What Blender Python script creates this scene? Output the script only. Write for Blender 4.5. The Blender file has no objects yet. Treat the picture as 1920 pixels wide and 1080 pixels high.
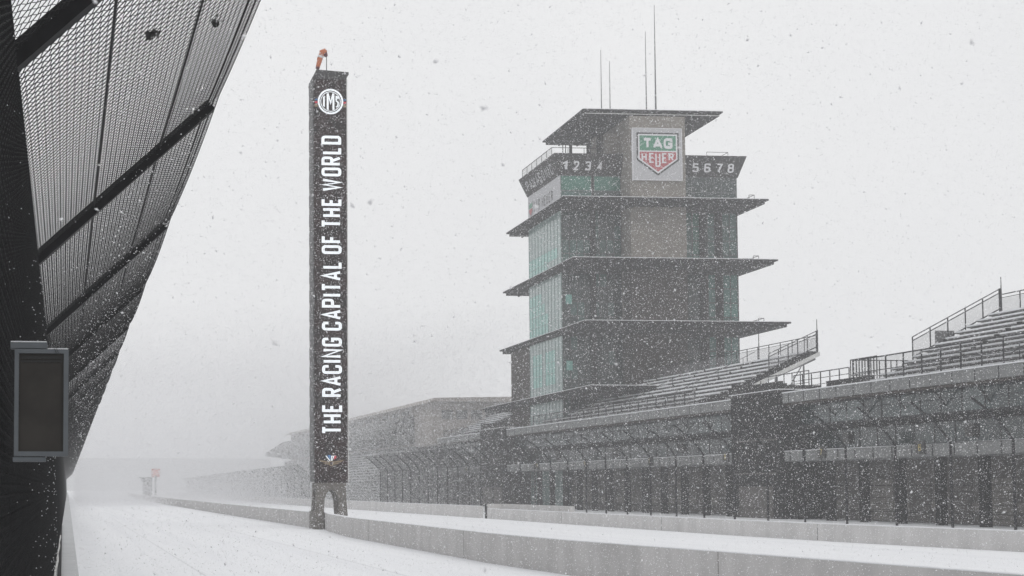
import bpy, math, random
import numpy as np
from mathutils import Vector, Matrix
random.seed(7)
rng = np.random.default_rng(11)
scn = bpy.context.scene
COL = scn.collection
R = math.radians

# ------------------------------------------------------------------ camera
PITCH = math.atan(178/3000)
YAW = R(6.4923)
cam = bpy.data.cameras.new("camera")
co = bpy.data.objects.new("camera", cam); COL.objects.link(co)
co.location = (0, 0, 2.47)
co.rotation_euler = (math.pi/2+PITCH, 0, -YAW)
cam.sensor_width = 36; cam.lens = 3000/1920*36
cam.shift_x = (960-460)/1920; cam.shift_y = (737-540)/1920
cam.clip_start = .1; cam.clip_end = 6000
scn.camera = co
cam.dof.use_dof = True; cam.dof.focus_distance = 60; cam.dof.aperture_fstop = 20

# ------------------------------------------------------------------ world / light
SUN_EL, SUN_AZ = R(48), R(150)
w = bpy.data.worlds.new("World"); scn.world = w; w.use_nodes = True
nt = w.node_tree; nt.nodes.clear()
out = nt.nodes.new('ShaderNodeOutputWorld'); bg = nt.nodes.new('ShaderNodeBackground')
sky = nt.nodes.new('ShaderNodeTexSky'); sky.sky_type = 'NISHITA'; sky.sun_disc = False
sky.sun_elevation = SUN_EL; sky.sun_rotation = SUN_AZ; sky.dust_density = 6; sky.air_density = 1
# cloud deck: the blue sky is almost wholly veiled by an even pale overcast
mix = nt.nodes.new('ShaderNodeMix'); mix.data_type = 'RGBA'; mix.inputs[0].default_value = .95
geo = nt.nodes.new('ShaderNodeTexCoord'); noi = nt.nodes.new('ShaderNodeTexNoise')
noi.inputs['Scale'].default_value = 1.6; noi.inputs['Detail'].default_value = 4
ramp = nt.nodes.new('ShaderNodeValToRGB')
ramp.color_ramp.elements[0].color = (8.2, 8.25, 8.35, 1); ramp.color_ramp.elements[1].color = (9.3, 9.3, 9.3, 1)
ramp.color_ramp.elements[0].position = .3; ramp.color_ramp.elements[1].position = .7
nt.links.new(geo.outputs['Generated'], noi.inputs['Vector']); nt.links.new(noi.outputs[0], ramp.inputs[0])
nt.links.new(sky.outputs[0], mix.inputs[6]); nt.links.new(ramp.outputs[0], mix.inputs[7])
nt.links.new(mix.outputs[2], bg.inputs[0]); bg.inputs[1].default_value = .1
nt.links.new(bg.outputs[0], out.inputs[0])
sl = bpy.data.lights.new("sun", 'SUN'); sl.energy = .5; sl.angle = R(40); sl.color = (1, .98, .95)
so = bpy.data.objects.new("sun", sl); COL.objects.link(so)
so.rotation_euler = (math.pi/2-SUN_EL, 0, math.pi-SUN_AZ)
scn.view_settings.view_transform = 'Standard'; scn.view_settings.look = 'None'
scn.view_settings.gamma = 1; scn.view_settings.exposure = 0
cy = scn.cycles
cy.max_bounces = 6; cy.diffuse_bounces = 3; cy.glossy_bounces = 2; cy.transmission_bounces = 3
cy.volume_bounces = 2; cy.transparent_max_bounces = 24

# ------------------------------------------------------------------ materials
MATS = {}
def mat(name, col, rough=.8, var=.15, scale=3., metal=0., bump=0., emit=None, col2=None, spec=.5, stretch=None):
    if name in MATS: return MATS[name]
    m = bpy.data.materials.new(name); m.use_nodes = True; n = m.node_tree; b = n.nodes['Principled BSDF']
    tc = n.nodes.new('ShaderNodeTexCoord'); nz = n.nodes.new('ShaderNodeTexNoise')
    nz.inputs['Scale'].default_value = scale; nz.inputs['Detail'].default_value = 6; nz.inputs['Roughness'].default_value = .6
    src = tc.outputs['Object']
    if stretch:
        mp = n.nodes.new('ShaderNodeMapping'); mp.inputs['Scale'].default_value = stretch
        n.links.new(src, mp.inputs[0]); src = mp.outputs[0]
    n.links.new(src, nz.inputs['Vector'])
    r = n.nodes.new('ShaderNodeValToRGB')
    c2 = col2 or tuple(min(1, c*(1+var)) for c in col)
    c1 = col if col2 else tuple(c*(1-var) for c in col)
    r.color_ramp.elements[0].color = (*c1, 1); r.color_ramp.elements[1].color = (*c2, 1)
    r.color_ramp.elements[0].position = .35; r.color_ramp.elements[1].position = .65
    n.links.new(nz.outputs[0], r.inputs[0]); n.links.new(r.outputs[0], b.inputs['Base Color'])
    b.inputs['Roughness'].default_value = rough; b.inputs['Metallic'].default_value = metal
    b.inputs['Specular IOR Level'].default_value = spec
    if bump:
        bp = n.nodes.new('ShaderNodeBump'); bp.inputs['Strength'].default_value = bump; bp.inputs['Distance'].default_value = .05
        n.links.new(nz.outputs[0], bp.inputs['Height']); n.links.new(bp.outputs[0], b.inputs['Normal'])
    if emit:
        n.links.new(r.outputs[0], b.inputs['Emission Color']); b.inputs['Emission Strength'].default_value = emit
    MATS[name] = m; return m

M_snow = mat('snow', (.80,.81,.83), .9, .02, .15, bump=.15, spec=.2)
M_track = mat('track_snow', (.765,.775,.80), .9, 0, .6, bump=.35, spec=.2, col2=(.82,.83,.85), stretch=(1.4,.03,1))
M_snowcap = mat('settled_snow', (.76,.77,.79), .9, .05, 2., spec=.2)
M_conc = mat('wall_concrete', (.445,.435,.43), .9, .12, 1.2, bump=.1, stretch=(1,1,.35))
M_conc2 = mat('wall_concrete_pale', (.54,.53,.525), .9, .10, 1., bump=.1, stretch=(1,1,.35))
M_outer = mat('outer_wall_dusted', (.50,.51,.52), .9, .05, 1.5)
M_steel = mat('dark_steel', (.012,.012,.013), .6, .2, 8, spec=.12)
M_wire = mat('fence_wire', (.018,.018,.019), .55, .2, 8, spec=.12)
M_galv = mat('galvanised_steel', (.10,.10,.105), .5, .15, 6)
M_galv2 = mat('worn_aluminium', (.26,.26,.26), .6, .15, 2)
M_rail = mat('railing_paint', (.03,.03,.033), .6, .2, 5, spec=.12)
M_pyl = mat('dark_led_panel', (.012,.010,.010), .5, 0, 1.6, col2=(.030,.013,.013), spec=.2)
M_pylside = mat('pylon_side_panel', (.026,.025,.026), .5, .3, 3)
M_base = mat('pylon_base_concrete', (.14,.13,.12), .9, .15, 2, bump=.15)
M_let = mat('lit_white_letters', (.83,.87,.90), .5, .02, 2, emit=.35)
M_white = mat('white_paint', (.62,.62,.64), .6, .04, 2)
M_green = mat('green_paint', (.05,.20,.125), .5, .1, 2)
M_red = mat('red_paint', (.35,.06,.07), .5, .1, 2)
M_black = mat('black_paint', (.012,.012,.012), .5, .1, 2)
M_blue = mat('blue_lit', (.03,.14,.33), .5, .1, 2, emit=.3)
M_redl = mat('red_lit', (.45,.02,.05), .5, .1, 2, emit=.3)
M_gold = mat('gold_lit', (.24,.18,.11), .5, .1, 2, emit=.05)
M_orange = mat('windsock_orange', (.45,.14,.06), .8, .15, 4)
M_maroon = mat('windsock_dark', (.10,.02,.025), .8, .15, 4)
M_tan = mat('tan_stone', (.185,.168,.148), .9, .12, 1.5, bump=.1)
M_brown = mat('brown_stone', (.055,.047,.043), .9, .2, 1.2, bump=.1, spec=.12)
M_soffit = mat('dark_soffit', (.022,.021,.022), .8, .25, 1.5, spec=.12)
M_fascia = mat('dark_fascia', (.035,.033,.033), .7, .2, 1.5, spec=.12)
M_ledge = mat('pale_metal_edge', (.50,.50,.49), .6, .1, 2)
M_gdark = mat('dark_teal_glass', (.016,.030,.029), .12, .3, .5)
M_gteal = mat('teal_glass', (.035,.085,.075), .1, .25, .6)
M_glight = mat('teal_glass_painted_sheen', (.22,.30,.285), .12, .1, .5)  # sky reflection on the tower's left face put into the glass colour
M_gbright = mat('teal_glass_painted_sky', (.17,.40,.35), .2, .08, .6)
M_gstrip = mat('teal_strip_glass', (.055,.15,.13), .15, .2, .6)
M_glev = mat('green_window_glass', (.03,.13,.095), .15, .15, .6)
M_mull2 = mat('dark_window_mullion', (.055,.058,.058), .6, .1, 3, spec=.2)
M_mull = mat('window_mullion', (.09,.10,.10), .6, .1, 3)
M_panel = mat('pale_sign_panel', (.40,.40,.415), .6, .04, 2)
M_pfas = mat('balcony_fascia', (.19,.195,.195), .8, .15, .8, stretch=(1,1,.4))
M_pdark = mat('dark_brick', (.014,.014,.015), .9, .25, 1., spec=.12)
M_gwall = mat('garage_wall', (.115,.108,.104), .9, .2, .8, bump=.1, spec=.12)
M_gband = mat('garage_band', (.16,.15,.138), .9, .15, .8)
M_suite = mat('suite_glass', (.016,.034,.036), .15, .3, .35)
M_suite2 = mat('suite_glass_pale', (.055,.08,.08), .15, .3, .35)
M_seat = mat('bench_aluminium', (.10,.10,.10), .6, .3, 2)
M_deck = mat('stand_deck', (.035,.034,.034), .9, .3, 2, spec=.12)
M_beige = mat('pale_beige_cladding', (.30,.27,.25), .9, .1, .2)
M_far = mat('far_stand_grey', (.11,.11,.11), .9, .25, .4, spec=.12)
M_box = mat('grey_box_frame', (.095,.105,.115), .5, .08, 12, metal=.2)
M_boxglass = mat('box_dark_glass', (.028,.025,.022), .35, .2, 10, spec=.3)
M_signred = mat('red_sign_paint', (.45,.13,.10), .7, .1, 2)

def see_through(name, col, cover):
    m = bpy.data.materials.new(name); m.use_nodes = True; n = m.node_tree; b = n.nodes['Principled BSDF']
    b.inputs['Base Color'].default_value = (*col, 1); b.inputs['Roughness'].default_value = .7
    tc = n.nodes.new('ShaderNodeTexCoord'); mp = n.nodes.new('ShaderNodeMapping'); mp.inputs['Scale'].default_value = (1,1,1)
    n.links.new(tc.outputs['Object'], mp.inputs[0])
    nz = n.nodes.new('ShaderNodeTexNoise'); nz.inputs['Scale'].default_value = 1.3; n.links.new(mp.outputs[0], nz.inputs['Vector'])
    mr = n.nodes.new('ShaderNodeMapRange'); mr.inputs[3].default_value = cover*.7; mr.inputs[4].default_value = cover*1.3
    n.links.new(nz.outputs[0], mr.inputs[0]); n.links.new(mr.outputs[0], b.inputs['Alpha'])
    return m
M_netting = see_through('fine_netting', (.03,.03,.03), .09)
M_netting2 = see_through('netting_middle', (.03,.03,.03), .18)
M_netting3 = see_through('netting_far', (.03,.03,.03), .52)
M_screen = see_through('wind_screen', (.35,.35,.36), .35)
M_railmesh = see_through('railing_mesh', (.06,.06,.06), .28)

# ------------------------------------------------------------------ mesh helpers
class MB:
    def __init__(s): s.v = []; s.f = []
    def quad(s, *p):
        i = len(s.v); s.v += [tuple(q) for q in p]; s.f.append(tuple(range(i, i+len(p))))
    def box(s, x0, x1, y0, y1, z0, z1):
        i = len(s.v)
        s.v += [(x,y,z) for z in (z0,z1) for y in (y0,y1) for x in (x0,x1)]
        for f in ((0,2,3,1),(4,5,7,6),(0,1,5,4),(2,6,7,3),(0,4,6,2),(1,3,7,5)): s.f.append(tuple(i+k for k in f))
        return s
    def tube(s, pts, r, n=6, cap=True, r2=None):
        pts = [Vector(p) for p in pts]; rings = []
        for k, p in enumerate(pts):
            t = (pts[min(k+1, len(pts)-1)]-pts[max(k-1, 0)]).normalized()
            a = t.cross(Vector((0,0,1)) if abs(t.z) < .9 else Vector((0,1,0))).normalized(); b = t.cross(a)
            rr = r if r2 is None else r+(r2-r)*k/(len(pts)-1)
            base = len(s.v)
            for j in range(n):
                c = 2*math.pi*(j+.5)/n; q = p+a*math.cos(c)*rr+b*math.sin(c)*rr; s.v.append(tuple(q))
            rings.append(base)
        for A, B in zip(rings, rings[1:]):
            for j in range(n): s.f.append((A+j, A+(j+1)%n, B+(j+1)%n, B+j))
        if cap:
            s.f.append(tuple(rings[0]+j for j in range(n))[::-1]); s.f.append(tuple(rings[-1]+j for j in range(n)))
        return s
    def prism(s, poly, f0, f1):
        """poly: list of 2D points; f0/f1 map a 2D point to 3D on the two sides"""
        i = len(s.v); n = len(poly)
        s.v += [tuple(f0(p)) for p in poly]+[tuple(f1(p)) for p in poly]
        s.f.append(tuple(range(i, i+n))); s.f.append(tuple(range(i+2*n-1, i+n-1, -1)))
        for k in range(n): s.f.append((i+k, i+n+k, i+n+(k+1)%n, i+(k+1)%n))
        return s
    def build(s, name, m, parent=None, off=(0,0,0)):
        me = bpy.data.meshes.new(name)
        v = s.v if off == (0,0,0) else [(a-off[0], b-off[1], c-off[2]) for a,b,c in s.v]
        me.from_pydata(v, [], s.f); me.materials.append(m); me.update()
        o = bpy.data.objects.new(name, me); COL.objects.link(o)
        if parent is not None: o.parent = parent
        else: o.location = off
        return o
def thing(name, label, cat, loc=(0,0,0), rz=0, group=None):
    o = bpy.data.objects.new(name, None); COL.objects.link(o); o.location = loc; o.rotation_euler = (0,0,rz)
    o.empty_display_size = .3
    return tag(o, label, cat, group)
def tag(o, label, cat, group=None):
    o['label'] = label; o['category'] = cat
    if group: o['group'] = group
    return o
def struct(o, kind='structure'): o['kind'] = kind; return o

# ------------------------------------------------------------------ stroke lettering
def rnd(pts, closed):
    n = len(pts); o = []
    for i, p in enumerate(pts):
        if len(p) < 3 or (not closed and i in (0, n-1)): o.append(Vector(p[:2])); continue
        P = Vector(p[:2]); A = Vector(pts[i-1][:2]); B = Vector(pts[(i+1)%n][:2])
        r = min(p[2], (A-P).length*.5, (B-P).length*.5)
        a = P+(A-P).normalized()*r; b = P+(B-P).normalized()*r
        for k in range(6):
            t = k/5; o.append(a*(1-t)**2+P*2*t*(1-t)+b*t*t)
    return o
def glyph(c, r=.16):
    w = 1.
    G = {
     'T': (1, [([(0,1),(1,1)],0), ([(.5,1),(.5,0)],0)]), 'H': (1, [([(0,0),(0,1)],0), ([(1,0),(1,1)],0), ([(0,.5),(1,.5)],0)]),
     'E': (.85, [([(1,1),(0,1),(0,0),(1,0)],0), ([(0,.52),(.85,.52)],0)]), 'F': (.85, [([(1,1),(0,1),(0,0)],0), ([(0,.5),(.85,.5)],0)]),
     'L': (.8, [([(0,1),(0,0),(1,0)],0)]), 'I': (0, [([(0,0),(0,1)],0)]),
     'O': (1, [([(0,0,r),(1,0,r),(1,1,r),(0,1,r)],1)]), 'D': (1, [([(0,0),(1,0,r),(1,1,r),(0,1)],1)]),
     'C': (1, [([(1,.7),(1,1,r),(0,1,r),(0,0,r),(1,0,r),(1,.3)],0)]),
     'G': (1, [([(1,.72),(1,1,r),(0,1,r),(0,0,r),(1,0,r),(1,.46),(.5,.46)],0)]),
     'P': (1, [([(0,0),(0,1),(1,1,r),(1,.46,r),(0,.46)],0)]), 'R': (1, [([(0,0),(0,1),(1,1,r),(1,.48,r),(0,.48)],0), ([(.5,.48),(1,0)],0)]),
     'A': (1.1, [([(0,0),(.5,1),(1,0)],0), ([(.2,.28),(.8,.28)],0)]), 'N': (1, [([(0,0),(0,1),(1,0),(1,1)],0)]),
     'W': (1.6, [([(0,1),(.25,0),(.5,.95),(.75,0),(1,1)],0)]), 'M': (1.4, [([(0,0),(0,1),(.5,.1),(1,1),(1,0)],0)]),
     'U': (1, [([(0,1),(0,0,r),(1,0,r),(1,1)],0)]),
     'S': (1, [([(1,.74),(1,1,r),(0,1,r),(0,.52,r),(1,.5,r),(1,0,r),(0,0,r),(0,.26)],0)]),
     '0': (1, [([(0,0,r),(1,0,r),(1,1,r),(0,1,r)],1)]),
     '1': (.6, [([(0,.78),(.6,1),(.6,0)],0)]), '2': (1, [([(0,.74),(0,1,r),(1,1,r),(1,.62,r),(0,0),(1,0)],0)]),
     '3': (1, [([(0,.8),(0,1,r),(1,1,r),(1,.52,r),(1,0,r),(0,0,r),(0,.2)],0), ([(.35,.52),(.95,.52)],0)]),
     '4': (1, [([(.75,0),(.75,1),(0,.28),(1,.28)],0)]), '5': (1, [([(1,1),(0,1),(0,.57),(1,.57,r),(1,0,r),(0,0,r),(0,.2)],0)]),
     '6': (1, [([(0,0,r),(1,0,r),(1,.55,r),(0,.55,r)],1), ([(0,.3),(0,1,r),(1,1,r),(1,.82)],0)]), '7': (1, [([(0,1),(1,1),(.35,0)],0)]),
     '8': (1, [([(0,0,r),(1,0,r),(1,.52,r),(0,.52,r)],1), ([(.05,.52,r),(.95,.52,r),(.95,1,r),(.05,1,r)],1)]),
     '9': (1, [([(0,.45,r),(1,.45,r),(1,1,r),(0,1,r)],1), ([(1,.6),(1,0,r),(0,0,r),(0,.2)],0)]),
    }
    return G[c]
def ribbon(mb, pts, closed, t, to3):
    n = len(pts); L = []; Rr = []
    for i in range(n):
        p = pts[i]
        a = pts[i-1] if (closed or i > 0) else None; b = pts[(i+1)%n] if (closed or i < n-1) else None
        d1 = (p-a).normalized() if a is not None and (p-a).length > 1e-9 else None
        d2 = (b-p).normalized() if b is not None and (b-p).length > 1e-9 else None
        d1 = d1 or d2; d2 = d2 or d1
        m = (d1+d2); m = m.normalized() if m.length > 1e-6 else d1
        nrm = Vector((-m.y, m.x)); k = 1/max(.45, abs(nrm.dot(Vector((-d1.y, d1.x)))))
        L.append(p+nrm*t/2*k); Rr.append(p-nrm*t/2*k)
    for i in range(n if closed else n-1):
        j = (i+1)%n; mb.quad(to3(L[i]), to3(Rr[i]), to3(Rr[j]), to3(L[j]))
def letters(mb, text, length, height, cw, t, org, ex, ey, en, gap=None):
    """text along ex from org (lower left), letters grow along ey, raised along en; fitted to length"""
    org, ex, ey, en = Vector(org), Vector(ex).normalized(), Vector(ey).normalized(), Vector(en).normalized()
    gap = gap if gap is not None else cw*.75
    ws = [(cw*.4 if c == ' ' else glyph(c)[0]*cw+t) for c in text]
    tot = sum(ws)+gap*(len(text)-1); k = length/tot; x = 0; lift = 0
    for c, wd in zip(text, ws):
        if c != ' ':
            gw, st = glyph(c)
            for pts, cl in st:
                lift = (lift+1)%3
                x0, ww, hh = x+t/2, gw*cw, height-t
                xs = [((q[0]*ww if ww else 0)+x0, q[1]*hh+t/2)+((q[2]*min(hh,ww)*2.2,) if len(q) > 2 else ()) for q in pts]
                if c == '1': xs = [(q[0]/.6*ww*.6/.6+x0 if ww else x0, q[1]*hh+t/2) for q in pts]
                P = rnd(xs, cl)
                ribbon(mb, P, cl, t, lambda q, l=lift: org+ex*q.x*k+ey*q.y+en*(.003*l))
        x += wd+gap

# ------------------------------------------------------------------ ground
def sheet(name, x0, x1, y0, y1, z, m):
    b = MB(); b.quad((x0,y0,z),(x1,y0,z),(x1,y1,z),(x0,y1,z)); return struct(b.build(name, m))
sheet('ground', -2500, 2500, -200, 4500, 0, M_snow)
sheet('race_track', .3, 15.1, -20, 900, .004, M_track)
sheet('pit_lane', 16.5, 34, 20, 700, .004, M_track)

sheet('track_seam', 3.98, 4.02, 20, 140, .008, mat('seam_snow', (.66,.67,.69), .9, .05, 3, spec=.2))
sheet('track_seam', 9.6, 9.64, 20, 100, .008, mat('seam_snow', (.7,.7,.7)))

def wall_strip(mb, pts, th, z0, z1, side=1):
    """extruded wall along plan polyline pts; th thickness toward +X"""
    for (xa, ya), (xb, yb) in zip(pts, pts[1:]):
        i = len(mb.v)
        mb.v += [(xa,ya,z0),(xa+th,ya,z0),(xa+th,ya,z1),(xa,ya,z1),(xb,yb,z0),(xb+th,yb,z0),(xb+th,yb,z1),(xb,yb,z1)]
        for f in ((0,4,7,3),(1,2,6,5),(3,7,6,2),(0,1,5,4)): mb.f.append(tuple(i+k for k in f))
    i = len(mb.v)-8; mb.f.append((i+4,i+5,i+6,i+7)); mb.f.append((0,3,2,1) if False else tuple([len(mb.v)-8*(len(pts)-1)+k for k in (0,3,2,1)]))
    return mb

def xo(Y): return 0 if Y < 22 else .0028*(Y-22)
# ------------------------------------------------------------------ outer wall + catch fence at the left
ow = thing('outer_wall', 'snow dusted outer track wall running along the left edge under the curved fence', 'wall', (0,40,0))
pts = [(-.27+xo(Y), Y) for Y in (-2,10,22,45,80,130,200,300,420,520)]
b = MB(); wall_strip(b, pts, .52, 0, 1.08); b.build('barrier', M_outer, ow, (0,40,0))
# base rail on the wall top with its snow-covered clamps
pc = thing('cable_conduit', 'snow covered pipe with clamps along the foot of the left fence', 'pipe', (-.03,24,1.1))
b = MB(); q = [(-.108+.010*math.sin(Y*.9)+.0022*(Y-24), Y, 1.135+.012*math.sin(Y*.9)) for Y in np.arange(22, 46, .5)]
b.tube(q, .02, 6); b.build('pipe', M_ledge, pc, (-.03,24,1.1))
b = MB()
for Y in (23.6, 25.5, 26.6, 28.4, 30.2, 32.5): b.tube([(-.16+.0022*(Y-24),Y,1.17),(-.10+.0022*(Y-24),Y,1.15)], .026, 6)
b.build('clamp', M_ledge, pc, (-.03,24,1.1))
b = MB(); b.box(-.075,-.018,20,60,1.081,1.12); o = b.build('base_rail', M_steel); tag(o, 'dark steel rail bolted along the top of the left track wall', 'rail')

KX, KZ, TX, TZ = -.27, 4.87, 1.56, 6.56
BX, BZ = -.135, 1.09
def prof(s):
    """fence section: lower leaning wall, then overhang; s in metres from wall top"""
    l1 = math.hypot(KX-BX, KZ-BZ); l2 = math.hypot(TX-KX, TZ-KZ)
    if s <= l1: t = s/l1; return (BX+(KX-BX)*t, BZ+(KZ-BZ)*t)
    t = (s-l1)/l2; return (KX+(TX-KX)*t, KZ+(TZ-KZ)*t)
L1 = math.hypot(KX-BX, KZ-BZ); L2 = math.hypot(TX-KX, TZ-KZ); LT = L1+L2
cf = thing('catch_fence', 'tall dark chain link catch fence curving over the track at the left', 'fence', (0,20,1.08))
PY = [8.8+7.8*k for k in range(60)]
def sag(s, Y):
    u = ((Y-8.8)/7.8)%1; return -.07*4*u*(1-u)*max(0,(s-L1)/L2)
def mesh_panel(Y0, Y1, w, q, r, jag=True):
    # knitted wires: each zigzags up the section and touches its neighbour
    ns = int(LT*1.015/q); S = np.arange(ns+1)*q
    px = np.array([prof(s) for s in S])
    ys = np.arange(Y0+w/2, Y1, w); V = []; Fq = []; base = 0
    tang = np.gradient(px, axis=0); tang /= np.linalg.norm(tang, axis=1)[:,None]
    nrm = np.stack([-tang[:,1], tang[:,0]], 1)
    j = np.arange(ns+1); zig = np.where(j%2, .5, -.5)*w*1.04
    inout = np.where(j%2, 1, -1)*r*.9
    for i, y in enumerate(ys):
        Y = y+zig*(1 if i%2 else -1)+(np.sin(S*9+i*.7)*.06+rng.normal(size=ns+1)*.03)*w
        sg = np.array([sag(s, y) for s in S])
        X = px[:,0]+xo(y)+nrm[:,0]*inout-.0*sg; Z = px[:,1]+nrm[:,1]*inout+sg
        c = np.stack([X, Y, Z], 1)
        rings = []
        for k in range(3):
            a = 2*math.pi*k/3
            # three-sided wire: offsets along the normal and along Y
            off = np.stack([nrm[:,0]*math.cos(a)*r, np.full(ns+1, math.sin(a)*r), nrm[:,1]*math.cos(a)*r], 1)
            rings.append(c+off)
        V.append(np.stack(rings, 1).reshape(-1, 3))
        A = base+3*np.arange(ns); 
        for k in range(3):
            k2 = (k+1)%3
            Fq.append(np.stack([A+k, A+k2, A+3+k2, A+3+k], 1))
        base += 3*(ns+1)
    V = np.concatenate(V); Fq = np.concatenate(Fq)
    me = bpy.data.meshes.new('mesh_panel')
    me.vertices.add(len(V)); me.vertices.foreach_set('co', (V-np.array([0,20,1.08])).ravel())
    me.loops.add(len(Fq)*4); me.loops.foreach_set('vertex_index', Fq.ravel())
    me.polygons.add(len(Fq)); me.polygons.foreach_set('loop_start', np.arange(len(Fq))*4); me.polygons.foreach_set('loop_total', np.full(len(Fq), 4))
    me.materials.append(M_wire); me.update(calc_edges=True); me.validate()
    o = bpy.data.objects.new('mesh_panel', me); COL.objects.link(o); o.parent = cf; return o
mesh_panel(1.0, 8.8, .055, .034, .0032)
for k in range(4): mesh_panel(PY[k], PY[k+1], .055, .034, .0043)
for k in range(4, 9): mesh_panel(PY[k], PY[k+1], .11, .068, .0050)
for k in range(9, 21, 2): mesh_panel(PY[k], PY[k+2], .24, .13, .009)
for k in range(21, 57, 6): mesh_panel(PY[k], PY[k+6], .5, .25, .022)
for k, Y in enumerate(PY[:46]):
    dx = xo(Y); b = MB(); h = .07
    def sec(x, z): return (x+dx, z)
    # square tube post, bolted foot plate, straight arm
    b.tube([(BX-.11+dx,Y,1.02),(KX-.09+dx,Y,KZ+.02)], h, 4)
    b.box(BX-.24+dx,BX-.01+dx,Y-.12,Y+.12,1.06,1.09)
    post = b.build('post', M_steel, cf, (0,20,1.08))
    a = MB(); a.tube([(KX-.12+dx,Y,KZ-.13),(TX-.04+dx,Y,TZ-.06)], .085, 4); a.build('arm', M_steel, post, (0,20,1.08))
for t_, r_ in ((.316,.010),(.689,.010),(.955,.010),(1.0,.007)):
    b = MB(); s = L1+L2*t_; q = []
    for Y in np.concatenate([np.arange(1,80,1.3), np.arange(80,360,7.8)]):
        x, z = prof(s); q.append((x+xo(Y)-.01, Y, z-.01+sag(s, Y)))
    b.tube(q, r_, 5); b.build('cable', M_steel, cf, (0,20,1.08))
for s_ in (.5, 1.3, 2.1, 2.9):
    b = MB(); x, z = prof(s_); b.tube([(x+xo(Y)-.03, Y, z) for Y in (1,22,60,120,200,350)], .010, 5); b.build('cable', M_steel, cf, (0,20,1.08))
V_, F_ = [], []
for k in range(420):
    sx_ = random.uniform(.05, L1-.05) if k%3 else random.uniform(L1, LT); Y = random.uniform(3.5, 34); x, z = prof(sx_); r = random.uniform(.0005,.0011)*Y**.9*.5
    c = Vector((x+xo(Y)+.012, Y, z-(.01 if sx_ > L1 else 0))); i = len(V_)
    for q in ((1,0,-.5),(-1,0,-.5),(0,1,.5),(0,-1,.5),(0,0,1)): V_.append(tuple(c+Vector(q)*r*random.uniform(.7,1.4)-Vector((0,20,1.08))))
    F_ += [(i,i+2,i+1),(i,i+1,i+3),(i,i+4,i+2),(i+1,i+2,i+4),(i,i+3,i+4),(i+1,i+4,i+3)]
b = MB(); b.v = V_; b.f = F_; o = b.build('clinging_snow', M_snowcap, cf); o['kind'] = 'stuff'
# bits of debris caught in the mesh
for (x, z, Y, lab) in ((.595,5.59,10.9,'larger dark scrap caught in the fence mesh above the long diagonal arm'),(1.155,6.10,12.2,'smaller dark scrap caught in the fence mesh near the outer cable')):
    b = MB()
    for k in range(7):
        c = Vector((random.uniform(-.03,.03), random.uniform(-.06,.06), random.uniform(-.03,.03)))
        p = [c+Vector((random.uniform(-.04,.04), random.uniform(-.03,.03), random.uniform(-.035,.035))) for _ in range(4)]
        b.f.append((len(b.v),len(b.v)+1,len(b.v)+2)); b.f.append((len(b.v),len(b.v)+2,len(b.v)+3)); b.f.append((len(b.v),len(b.v)+1,len(b.v)+3)); b.f.append((len(b.v)+1,len(b.v)+2,len(b.v)+3)); b.v += [tuple(q) for q in p]
    o = b.build('debris', M_black); o.location = (x, Y, z); tag(o, lab, 'debris')

# grey box with a dark glass front hung on the near end of the fence
Yb = 5.0; S5 = Yb*math.cos(YAW)/3000*1.006
def bx_(px, py):  # metres on the plane of the box face
    return ((px-118)*Yb/3000*1.0, 2.47+(915-py)*Yb/3000*1.0)
lb = thing('light_box', 'small grey framed box with dark glass hung on the left fence', 'light box', (-.07,Yb,2.68))
def bb(mb, x0, y0, x1, y1, d0, d1):
    a = bx_(x0,y1); c = bx_(x1,y0); mb.box(a[0], c[0], Yb+d0, Yb+d1, a[1], c[1])
b = MB(); bb(b,27,656,127,664,0,.05); bb(b,27,847,127,856,0,.05); bb(b,27,664,35,847,.0005,.0495); bb(b,118,664,127,847,.0005,.0495)
b.box(bx_(27,0)[0], bx_(127,0)[0], Yb+.05, Yb+.07, bx_(0,855)[1], bx_(0,657)[1]); b.build('frame', M_box, lb, (-.07,Yb,2.68))
b = MB(); bb(b,35,664,118,847,.012,.045); b.build('glass', M_boxglass, lb, (-.07,Yb,2.68))
b = MB(); bb(b,38,669,115,674,.008,.011); bb(b,38,677,115,680,.008,.011); b.build('vent', M_black, lb, (-.07,Yb,2.68))
b = MB(); bb(b,19,643,87,654.5,.005,.06); b.build('bracket', M_box, lb, (-.07,Yb,2.68))
b = MB(); bb(b,25,857.5,86,866,.005,.06); b.build('bracket', M_box, lb, (-.07,Yb,2.68))
b = MB(); a = [bx_(19.5,643), bx_(86,642)]; b.box(a[0][0], a[1][0], Yb+.006, Yb+.058, a[0][1]+.0005, a[0][1]+.003); b.box(bx_(88,0)[0], bx_(126,0)[0], Yb+.002, Yb+.06, bx_(0,656)[1]+.0005, bx_(0,656)[1]+.003)
b.build('snow_cap', M_snowcap, lb, (-.07,Yb,2.68))
b = MB()
for d in (0, 4):
    p1 = bx_(84+d,628); p2 = bx_(96+d,645); p3 = bx_(104+d,663)
    b.tube([(p1[0],Yb+.01,p1[1]),(p2[0],Yb-.006,p2[1]),(p3[0],Yb-.004,p3[1])], .0013, 5)
b.build('tie', M_black, lb, (-.07,Yb,2.68))

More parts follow.
